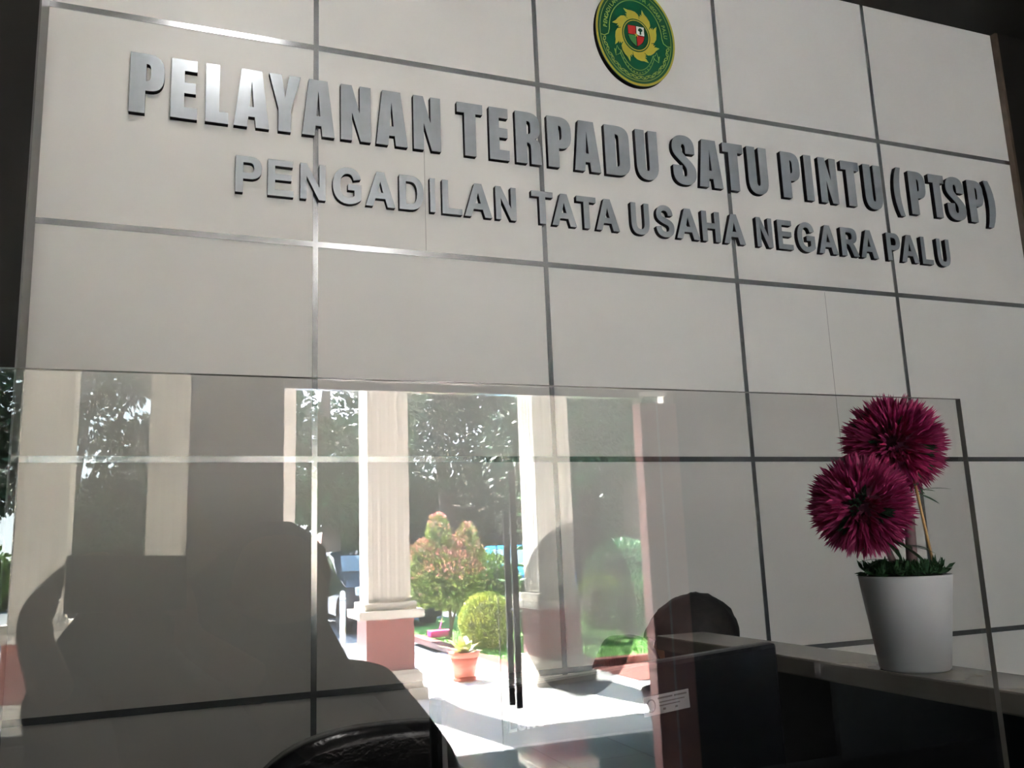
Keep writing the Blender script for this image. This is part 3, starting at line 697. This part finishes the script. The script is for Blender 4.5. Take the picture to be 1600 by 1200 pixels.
    sh2([(.01, .23), (.21, .23), (.21, .01), (.01, .01)], 'white_quarter', Mw)
    sh2([(.01, -.01), (.21, -.01), ('c', .19, -.17, .08, -.24, .01, -.28)], 'red_quarter', Mr)
    sh2([(-.01, -.01), (-.21, -.01), ('c', -.19, -.17, -.08, -.24, -.01, -.28)], 'green_quarter', mat('emblem_leafgreen', (.05, .18, .05), .4))
    sh2([(.05, .12), ('c', .05, .22, .17, .22, .17, .13), (.13, .10), (.13, .03), (.09, .03), (.09, .10)], 'green_tree', Mg, -.0016)
    st = []
    for q in range(10):
        r_ = .06 if q % 2 == 0 else .026; a = PI/2+q*PI/5; st.append((r_*math.cos(a), r_*math.sin(a)))
    sh2(st, 'gold_star', My, -.0022)
emblem()

# ------------------------------------------------------------------ counter, ledge, desk, monitor
t = empty('service_counter', 'long black service counter carrying the clear acrylic shield', 'counter', (0, -2.4, 0))
cubo('counter_top', -2.0, 0.98, -.18, .12, 1.10, 1.14, M_black, t, .004)
cubo('front_panel', -2.0, 0.98, -.10, -.06, 0, 1.10, M_black, t)
t = empty('counter_wing', 'tall black partition with a narrow beige ledge, holding the white flower pot', 'counter', (1.04, -1.9, 0))
cubo('side_panel', -0.05, 0.045, -.98, .60, 0, 1.17, M_black, t)
cubo('ledge', -0.062, 0.057, -1.0, .61, 1.17, 1.20, M_ledge, t, .003)
t = empty('staff_desk', 'black staff desk behind the service counter, under the monitor', 'desk', (-.5, -2.0, 0))
cubo('desk_top', -1.4, 1.47, -.45, .12, .73, .76, M_black, t, .004)
for x in (-1.35, 1.42): cubo('leg', x, x+.04, -.43, .1, 0, .73, M_black, t)
# shield: one clear sheet standing on the counter top
o = cubo('acrylic_shield', -1.9, 0.738, -2.353, -2.347, 1.14, 1.53, M_shieldclear)
tag(o, 'large clear acrylic shield on the counter, mirroring the sunlit terrace', 'screen')
# make edges slightly visible
med = mat('polished_edge', (0.42, 0.39, 0.36), .2, spec=.6)
o.data.materials.append(med)
for p in o.data.polygons:
    if abs(p.normal.y) < .5: p.material_index = 1
# monitor
RP = Vector((.709, -2.059, 1.27)); LP = Vector((.225, -2.221, 1.27))
d = (RP-LP); ang = math.atan2(d.y, d.x); mc = (RP+LP)/2
t = empty('computer_monitor', 'black desktop monitor seen from behind, with a maker word and a white asset sticker', 'monitor', (mc.x, mc.y, .76), ang)
bm = bmesh.new()
box(bm, -.256, .256, 0.0, .022, .19, .51, bev=.006); fin('casing', bm, M_plasticb, t)
cubo('screen', -.25, .25, .0221, .0235, .197, .503, mat('screen_off', (.01, .01, .012), .1), t)
bm = bmesh.new(); box(bm, -.03, .03, -.035, .0, .02, .33, bev=.004); fin('stand_neck', bm, M_plasticb, t)
bm = bmesh.new(); box(bm, -.11, .11, -.08, .08, 0, .014, bev=.004); fin('stand_base', bm, M_plasticb, t)
mlogo = mat('logo_grey', (.20, .21, .22), .4)
me = text2d('Lenovo', .0245, .0006); me.materials.append(mlogo); link('maker_word', me, t, (-.146, -.0004, .470))
me = poly2d([[(0, 0), (.075, 0), (.074, .020), (0, .020)]], .0006); me.materials.append(mat('sticker_white', (.45, .45, .48), .5)); stk = link('asset_sticker', me, t, (.005, -.0002, .4565)); stk['label'] = 'white inventory sticker'
bm = bmesh.new()
for (x0, x1, z0, z1) in ((.022, .046, .0155, .0172), (.049, .070, .0155, .0172), (.024, .066, .0115, .0125), (.024, .058, .0080, .0090), (.030, .034, .0035, .0055), (.050, .054, .0035, .0055)): box(bm, x0, x1, -.0010, -.0007, z0, z1)
lathe_pts = [(.011+.007*math.cos(a), .010+.007*math.sin(a)) for a in [2*PI*q/20 for q in range(20)]]
fin('print', bm, mat('print_grey', (.15, .15, .17), .6), stk)
me = poly2d([lathe_pts, [(.011+.8*(p[0]-.011), .010+.8*(p[1]-.010)) for p in lathe_pts]], .0004); me.materials.append(MATS['print_grey']); link('print_crest', me, stk, (0, -.0006, 0))

# office chairs
def office_chair(loc, rz, label, hw=.25, top=1.12, seat_z=.48, back_h=.62):
    t = empty('office_chair', label, 'chair', loc, rz)
    bm = bmesh.new(); box(bm, -hw, hw, -.25, .22, seat_z-.05, seat_z+.05, bev=.035); fin('seat', bm, M_leather, t, True)
    # padded backrest with a rounded top
    zb = top-back_h; bm = bmesh.new(); n = 28; rows = []
    out = []
    for q in range(n+1):
        a = PI*q/n; out.append((hw*math.copysign(abs(math.cos(a))**.75, math.cos(a)), (top-.17)+.17*abs(math.sin(a))**.8))
    out = [(hw*.85, zb)] + out + [(-hw*.85, zb)]
    for lvl, (yy, s) in enumerate(((.22, .93), (.235, 1.0), (.275, 1.0), (.30, .9))):
        cz = (top+zb)/2; rows.append([bm.verts.new((x*s, yy, cz+(z-cz)*s)) for x, z in out])
    N = len(out)
    for A_, B_ in zip(rows, rows[1:]):
        for q in range(N): bm.faces.new((A_[q], A_[(q+1) % N], B_[(q+1) % N], B_[q]))
    bm.faces.new(rows[0]); bm.faces.new(rows[-1])
    fin('backrest', bm, M_leather, t, True)
    bm = bmesh.new(); tube(bm, [(0, 0, .1), (0, 0, seat_z-.04)], .03); fin('gas_column', bm, M_plasticb, t)
    for s in (-1, 1):
        bm = bmesh.new(); tube(bm, [(s*hw, .18, seat_z+.05), (s*(hw+.05), .1, seat_z+.22), (s*(hw+.04), -.15, seat_z+.22)], .016); fin('armrest', bm, M_plasticb, t)
    for q in range(5):
        a = 2*PI*q/5+.3; bm = bmesh.new(); tube(bm, [(0, 0, .12), (.28*math.cos(a), .28*math.sin(a), .07)], [.022, .016])
        f = fin('base_spoke', bm, M_plasticb, t)
        bm = bmesh.new(); lathe(bm, [(.012, -.018), (.03, -.016), (.03, .016), (.012, .018)], 16); bmesh.ops.rotate(bm, verts=bm.verts, cent=(0, 0, 0), matrix=Matrix.Rotation(PI/2, 3, 'X')); fin('castor', bm, M_plasticb, f, loc=(.28*math.cos(a), .28*math.sin(a), .03))
office_chair((.34, -1.75, 0), 0, 'glossy black leather office chair, nearest the shield and behind the monitor', .24, 1.12)
office_chair((1.30, -1.03, 0), PI/2, 'black office chair on which the person behind the wing sits', .15, 1.175, back_h=.7)

# ------------------------------------------------------------------ flower pot with two magenta pompom blooms
def flower_pot():
    rng = random.Random(21)
    px, py = 1.029, -1.957
    t = empty('flower_pot', 'white tapered pot with two magenta pompom flowers on the beige ledge', 'potted flower', (px, py, 1.20))
    bm = bmesh.new(); lathe(bm, [(.046, 0), (.0495, .003), (.0655, .132), (.066, .136), (.062, .136), (.06, .12)], 56)
    fin('pot', bm, mat('white_ceramic', (.60, .59, .60), .45), t)
    bm = bmesh.new(); lathe(bm, [(.0615, .122), (.058, .134), (.03, .142), (.001, .145)], 32, mi=1)
    Mm = mat('moss_green', (.012, .05, .015), .8, col2=(.03, .10, .03), scale=60)
    for _ in range(1100):
        a = rng.random()*6.28; r_ = .057*rng.random()**.5; p = Vector((r_*math.cos(a), r_*math.sin(a), .136+.01*rng.random()))
        leaf_cloud(bm, p, (.003, .003, .003), 1, .014, rng, 0, .1, 1.0, .3)
    fin('moss', bm, [Mm, M_core], t)
    vr = Vector((_r2.x, _r2.y, 0)).normalized()       # sideways across the pot, as the blooms lean
    vd = Vector((vr.y, -vr.x, 0))                     # towards the counter front
    cA = vr*0.016 + Vector((0, 0, .335)) - vd*.02
    cB = vr*-.066 + Vector((0, 0, .240)) + vd*.03
    Ms = mat('stem_mauve', (.16, .10, .10), .7); Mst = mat('bamboo_stake', (.42, .25, .09), .6); Mlf = mat('stem_leaf', (.02, .07, .02), .6, var=.3, scale=30)
    Mk = mat('pompom_magenta', (.25, .010, .07), .6, col2=(.38, .025, .125), scale=25)
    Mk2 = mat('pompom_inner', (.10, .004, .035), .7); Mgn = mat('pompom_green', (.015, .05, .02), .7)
    bm = bmesh.new(); tube(bm, [vr*.012+Vector((0, 0, .12)), vr*.018+Vector((0, 0, .22)), cA-Vector((0, 0, .05))], [.0085, .0075, .005]); fin('stem', bm, Ms, t)
    bm = bmesh.new(); tube(bm, [vr*-.006+vd*.01+Vector((0, 0, .12)), vr*-.026+vd*.016+Vector((0, 0, .17)), cB-Vector((0, 0, .03))], [.006, .005, .004]); fin('stem', bm, Ms, t)
    bm = bmesh.new(); tube(bm, [vr*.048+Vector((0, 0, .13)), vr*.030+Vector((0, 0, .30))], .0022); fin('bamboo_stake', bm, Mst, t)
    bm = bmesh.new()
    for base, n, L in ((cA-Vector((0, 0, .075))+vr*.018, 9, .055), (cB+vr*.03-Vector((0, 0, .045)), 10, .05), (vr*-.03+Vector((0, 0, .16)), 5, .04), (cB+vr*.055-Vector((0, 0, .06)), 8, .05)):
        for q in range(n):
            a = q*2.399; e = rng.uniform(-.6, .5)
            big_leaf(bm, base, (math.cos(a)*math.cos(e), math.sin(a)*math.cos(e), math.sin(e)), L*(.8+.4*rng.random()), .009, 0, .2)
    fin('leaves', bm, Mlf, t)
    for c, R_, sd_ in ((cA, .086, 1), (cB, .083, 2)):
        g = random.Random(sd_); bm = bmesh.new()
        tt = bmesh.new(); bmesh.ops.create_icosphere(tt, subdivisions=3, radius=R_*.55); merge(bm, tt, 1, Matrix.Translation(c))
        N = 1500
        for q in range(N):
            zf = 1-2*(q+.5)/N; a = q*2.39996+g.gauss(0, .05); r_ = math.sqrt(1-zf*zf)
            d = Vector((r_*math.cos(a), r_*math.sin(a), zf)); d = (d+Vector((g.gauss(0, .10), g.gauss(0, .10), g.gauss(0, .10)))).normalized()
            b = d.orthogonal().normalized(); b = Matrix.Rotation(g.random()*6.28, 3, d) @ b; e = d.cross(b)
            L = R_*(.86+.14*g.random()); s0 = R_*.42; wd = .0030+.0010*g.random()
            mi = 0 if noise.noise(d*2.2+Vector((sd_*5, 0, 0))) < .33 else 2
            if mi == 2: L *= .86
            cc = c+d*s0; m1 = c+d*(s0+(L-s0)*.62); tip = c+d*L+b*g.gauss(0, .002)+e*g.gauss(0, .002)
            v0 = bm.verts.new(cc); v1 = bm.verts.new(m1+b*wd); v2 = bm.verts.new(tip); v3 = bm.verts.new(m1-b*wd); v4 = bm.verts.new(m1+e*wd*.7)
            for f in ((v0, v1, v4), (v1, v2, v4), (v2, v3, v4), (v3, v0, v4)): bm.faces.new(f).material_index = mi
        o = fin('bloom', bm, [Mk, Mk2, Mgn], t)
flower_pot()

# ------------------------------------------------------------------ people
def head_mesh(bm, c, s, look, mi_skin=0, mi_hair=1, scarf=False):
    """shaped head: cranium, jaw, nose, brow, ears; look = forward unit vector (x,y)"""
    tt = bmesh.new(); bmesh.ops.create_icosphere(tt, subdivisions=4, radius=1.0)
    for v in tt.verts:
        x, y, z = v.co                       # y forward here
        wx = .077*(1-.22*max(0, -z)**1.3); wy = .098 if y < 0 else .092*(1-.05*max(0, -z)); wz = .118
        p = Vector((x*wx, y*wy, z*wz))
        if y > 0:
            p.y += .020*math.exp(-((x/.16)**2)-(((z+.12)/.17)**2))       # nose
            p.y -= .008*math.exp(-(((abs(x)-.36)/.14)**2)-(((z-.10)/.10)**2))   # eye sockets
            p.y += .006*math.exp(-((x/.3)**2)-(((z+.46)/.07)**2)) - .004*math.exp(-((x/.3)**2)-(((z+.52)/.03)**2))   # lips
            p.y += .007*math.exp(-((x/.3)**2)-(((z+.85)/.15)**2))       # chin
        for sgn in (-1, 1):
            q = math.exp(-((sgn*x-1.0)/.10)**2 - ((y+.05)/.16)**2 - ((z+.02)/.22)**2); p.x += sgn*.014*q     # ears
        v.co = p*s
    ang = math.atan2(look[1], look[0])-PI/2
    M = Matrix.Translation(c) @ Matrix.Rotation(ang, 4, 'Z') @ Matrix.Rotation(look[2] if len(look) > 2 else 0, 4, 'X')
    merge(bm, tt, mi_skin, M)
    for f in bm.faces: f.smooth = True
    return M
def hair_cap(name, M, s, parent, thick=.012, low=-.25, scarf=False, m=None):
    bm = bmesh.new(); tt = bmesh.new(); bmesh.ops.create_icosphere(tt, subdivisions=4, radius=1.0)
    kill = []
    for v in tt.verts:
        x, y, z = v.co
        if (y > .25 and z < .42) or z < (low if y > -.2 else -.55): kill.append(v)
        th = thick*(1+.5*noise.noise(v.co*9)); v.co = Vector((x*(.077+th), y*(.098+th)-.002, z*(.118+th)))*s
    bmesh.ops.delete(tt, geom=kill, context='VERTS'); merge(bm, tt, 0, M)
    o = fin(name, bm, m or M_hair, parent, True); md = o.modifiers.new('thick', 'SOLIDIFY'); md.thickness = .010; md.offset = -1
    return o
def fingers(V, Eg, wrist_idx, palm, dirv, side, curl, s=1.0, thumb=1, start_r=.0088):
    """adds a palm and five chains to a skin skeleton"""
    palm = Vector(palm); dirv = Vector(dirv).normalized(); side = Vector(side).normalized(); cu = Vector(curl).normalized()
    pi = len(V); V.append((*palm, .022*s, .014*s)); Eg.append((wrist_idx, pi))
    for q, L in enumerate((.072, .080, .074, .058)):
        off = (q-1.5)*.019*s
        k0 = palm+dirv*.040*s+side*off; k1 = k0+(dirv*.9+cu*.35).normalized()*L*.45*s; k2 = k1+(dirv*.45+cu*.9).normalized()*L*.32*s; k3 = k2+(cu*1.0-dirv*.05).normalized()*L*.25*s
        i = len(V)
        for p, r_ in ((k0, .0098), (k1, start_r), (k2, .0080), (k3, .0070)): V.append((*p, r_*s))
        Eg += [(pi, i), (i, i+1), (i+1, i+2), (i+2, i+3)]
    t0 = palm - dirv*.005*s + side*thumb*.026*s; t1 = t0+(dirv*.6+side*thumb*.7+cu*.3).normalized()*.034*s; t2 = t1+(dirv*.7+cu*.6).normalized()*.028*s
    i = len(V)
    for p, r_ in ((t0, .0125), (t1, .0105), (t2, .0085)): V.append((*p, r_*s))
    Eg += [(pi, i), (i, i+1), (i+1, i+2)]

def photographer():
    t = empty('person', 'standing person in dark clothes holding up a phone, a dim reflection in the shield', 'person', (0, 0, 0))
    hx, hy, hz = .165, -3.27, 1.335
    # phone plane axes
    R_, U_, F_ = _r2, _u2, _f
    pc = CAM - F_*.016 + R_*(-.055) - U_*.028
    V = [(.20, -3.44, .86, .13, .10), (.19, -3.42, 1.0, .125, .10), (.18, -3.40, 1.12, .15, .10), (.17, -3.35, 1.19, .05, .05), (hx, -3.30, 1.25, .048, .048)]
    Eg = [(0, 1), (1, 2), (2, 3), (3, 4)]
    for s, hand in ((-1, pc - R_*.098 - U_*.01 - F_*.02), (1, pc + R_*.098 - U_*.02 - F_*.02)):
        sh = Vector((.18+s*.17, -3.39, 1.13)); el = Vector((.16+s*.27, -3.24, .99)) if s > 0 else Vector((-.09, -3.29, .99))
        wr = hand - U_*.05 - F_*.03
        i = len(V); V += [(*sh, .058), (*el, .042), (*(el*.5+wr*.5), .036), (*wr, .024)]
        Eg += [(2, i), (i, i+1), (i+1, i+2), (i+2, i+3)]
        fingers(V, Eg, i+3, hand - F_*.02 - U_*.01, U_*.8 - R_*s*.5, F_, -R_*s + F_*.2, .95, thumb=-1)
    for s in (-1, 1):
        i = len(V); V += [(.20+s*.09, -3.44, .80, .085), (.20+s*.10, -3.42, .46, .055), (.20+s*.11, -3.45, .10, .038), (.20+s*.12, -3.36, .035, .032), (.20+s*.12, -3.28, .03, .025)]
        Eg += [(0, i), (i, i+1), (i+1, i+2), (i+2, i+3), (i+3, i+4)]
    o = skin('body', V, Eg, M_skin, t, 0)
    bm = bmesh.new(); M = head_mesh(bm, Vector((hx, hy, hz)), 1.0, (-.1, .95, -.1)); fin('head', bm, M_skin, t, True)
    bm = bmesh.new(); ring = []
    for (xl, xr, ry, z, cy) in ((-.24, .43, .13, .90, -3.31), (-.23, .42, .14, 1.02, -3.29), (-.205, .378, .14, 1.10, -3.27), (-.195, .33, .13, 1.155, -3.25), (-.185, .287, .12, 1.215, -3.24), (-.165, .268, .11, 1.25, -3.24), (-.165, .25, .10, 1.285, -3.25), (-.135, .256, .10, 1.33, -3.295), (.03, .262, .105, 1.37, -3.295), (.078, .25, .098, 1.41, -3.29), (.10, .222, .075, 1.44, -3.285), (.13, .19, .035, 1.457, -3.28)):
        rx = (xr-xl)/2; cx = (xr+xl)/2
        ring.append([bm.verts.new((cx+rx*math.cos(a), cy+ry*math.sin(a)*(1.0 if math.sin(a) < 0 else (.45 if 1.30 < z < 1.42 else 1)), z)) for a in [2*PI*q/32 for q in range(32)]])
    for A_, B_ in zip(ring, ring[1:]):
        for q in range(32): bm.faces.new((A_[q], A_[(q+1) % 32], B_[(q+1) % 32], B_[q]))
    bm.faces.new(ring[-1])
    fin('long_headscarf', bm, M_cloth, t, True)
    # dark long-sleeved top and trousers
    i = 5
    Vt = [(.20, -3.44, .84, .165, .13), (.19, -3.42, 1.0, .155, .125), (.18, -3.40, 1.115, .175, .12), (.17, -3.36, 1.175, .075, .075)]
    Et = [(0, 1), (1, 2), (2, 3)]
    for s in (-1, 1):
        sh = Vector((.18+s*.17, -3.39, 1.12)); el = Vector((.16+s*.27, -3.24, .99)) if s > 0 else Vector((-.09, -3.29, .99))
        hand = (pc - R_*.098 - U_*.01 - F_*.02) if s < 0 else (pc + R_*.098 - U_*.02 - F_*.02)
        wr = hand - U_*.05 - F_*.03; q = len(Vt); w2 = el+(wr-el)*.8
        Vt += [(*sh, .082), (*el, .075), (*(el*.45+w2*.55), .065), (*w2, .045)]; Et += [(2, q), (q, q+1), (q+1, q+2), (q+2, q+3)]
    skin('jacket', Vt, Et, M_cloth, t, 0)
    Vp = [(.20, -3.44, .86, .145, .12)]; Ep = []
    for s in (-1, 1):
        q = len(Vp); Vp += [(.20+s*.09, -3.44, .76, .10), (.20+s*.10, -3.42, .46, .072), (.20+s*.11, -3.45, .10, .056)]; Ep += [(0, q), (q, q+1), (q+1, q+2)]
    skin('trousers', Vp, Ep, M_cloth2, t, 0)
    # phone: separate thing
    ph = empty('smartphone', 'black smartphone held sideways by the standing person, lens towards the wall', 'phone')
    bm = bmesh.new(); box(bm, -.078, .078, -.037, .037, -.004, .004, bev=.003); c_ = fin('casing', bm, M_plasticb, ph)
    bm = bmesh.new(); lathe(bm, [(.009, -.006), (.009, -.004), (.007, -.0035)], 20); 
    l_ = fin('lens_ring', bm, M_metal, ph, loc=(.052, .022, .0035))
    Mx = CM.copy(); Mx.translation = pc; ph.matrix_world = Mx @ Matrix.Rotation(PI, 4, 'Y')
photographer()

def clerk():
    t = empty('person', 'seated person bending forward behind the ledge, only the black hair and forehead showing', 'person', (1.205, -1.03, 0), PI/2)
    # local frame: facing -y (world +x)
    c = Vector((-.02, -.01, 1.135))
    V = [(0, .06, .60, .13, .11), (0, .03, .78, .13, .10), (0, .0, .94, .14, .10), (-.01, -.01, 1.0, .05), (-.02, -.01, 1.05, .048)]
    Eg = [(0, 1), (1, 2), (2, 3), (3, 4)]
    Vt = [(0, .06, .58, .155, .135), (0, .03, .78, .15, .125), (0, .0, .93, .155, .12), (0, -.01, .98, .07)]; Et = [(0, 1), (1, 2), (2, 3)]
    Vp = [(0, .06, .575, .14, .125)]; Ep = []
    for s in (-1, 1):
        sh = Vector((s*.15, 0, .935)); el = sh+Vector((s*.03, -.14, -.24)); wr = el+Vector((-.02*s, -.19, .05))
        i = len(V); V += [(*sh, .052), (*el, .040), (*wr, .026)]; Eg += [(2, i), (i, i+1), (i+1, i+2)]
        fingers(V, Eg, i+2, wr+Vector((0, -.05, 0)), (0, -1, 0), (1, 0, 0), (0, -.3, -1), .95, thumb=-s)
        j = len(V); V += [(s*.08, -.02, .56, .085), (s*.10, -.36, .53, .060), (s*.10, -.36, .12, .042), (s*.10, -.48, .04, .030)]
        Eg += [(0, j), (j, j+1), (j+1, j+2), (j+2, j+3)]
        w2 = el+(wr-el)*.85
        q = len(Vt); Vt += [(*sh, .068), (*el, .054), (*w2, .040)]; Et += [(2, q), (q, q+1), (q+1, q+2)]
        q = len(Vp); Vp += [(s*.08, -.02, .57, .10), (s*.10, -.36, .54, .076), (s*.10, -.36, .16, .056)]; Ep += [(0, q), (q, q+1), (q+1, q+2)]
    skin('body', V, Eg, M_skin, t, 0)
    bm = bmesh.new(); M = head_mesh(bm, c, 1.0, (.1, -1, -.85)); fin('head', bm, M_skin, t, True)
    hair_cap('hair', M, 1.05, t, .018, -.3)
    skin('shirt', Vt, Et, M_cloth2, t, 0)
    skin('trousers', Vp, Ep, M_cloth, t, 0)
clerk()

# ------------------------------------------------------------------ ceiling lamps of the lobby; the large ones are unseen, added as fill
for (x, y, pw, lbl) in ((0.16, -1.22, .38, 'small square ceiling light closest to the lettered wall'), (0.4, -5.9, 1.0, 'added large square fill light on the ceiling at the left rear of the lobby'), (2.4, -5.9, 1.0, 'added large square fill light on the ceiling at the right rear of the lobby'), (1.4, -4.2, 1.0, 'added large square fill light on the ceiling in the middle of the lobby')):
    hw = .31 if pw == 1 else .2
    t = empty('ceiling_light', lbl, 'ceiling light', (x, y, 4.015), group='ceiling lights of the lobby')
    bm = bmesh.new()
    hi_ = hw-.03
    for (a, b, c, d_) in ((-hw, hw, -hw, -hi_), (-hw, hw, hi_, hw), (-hw, -hi_, -hi_, hi_), (hi_, hw, -hi_, hi_)): box(bm, a, b, c, d_, -.035, 0)
    fin('frame', bm, M_white, t)
    e = bpy.data.materials.new('lamp_diffuser'); e.use_nodes = True
    b_ = e.node_tree.nodes['Principled BSDF']; b_.inputs['Emission Color'].default_value = (1, .97, .94, 1); b_.inputs['Emission Strength'].default_value = LAMP_W/4*(1 if pw == 1 else 2.6)
    cubo('diffuser', -hi_, hi_, -hi_, hi_, -.03, -.005, e, t)
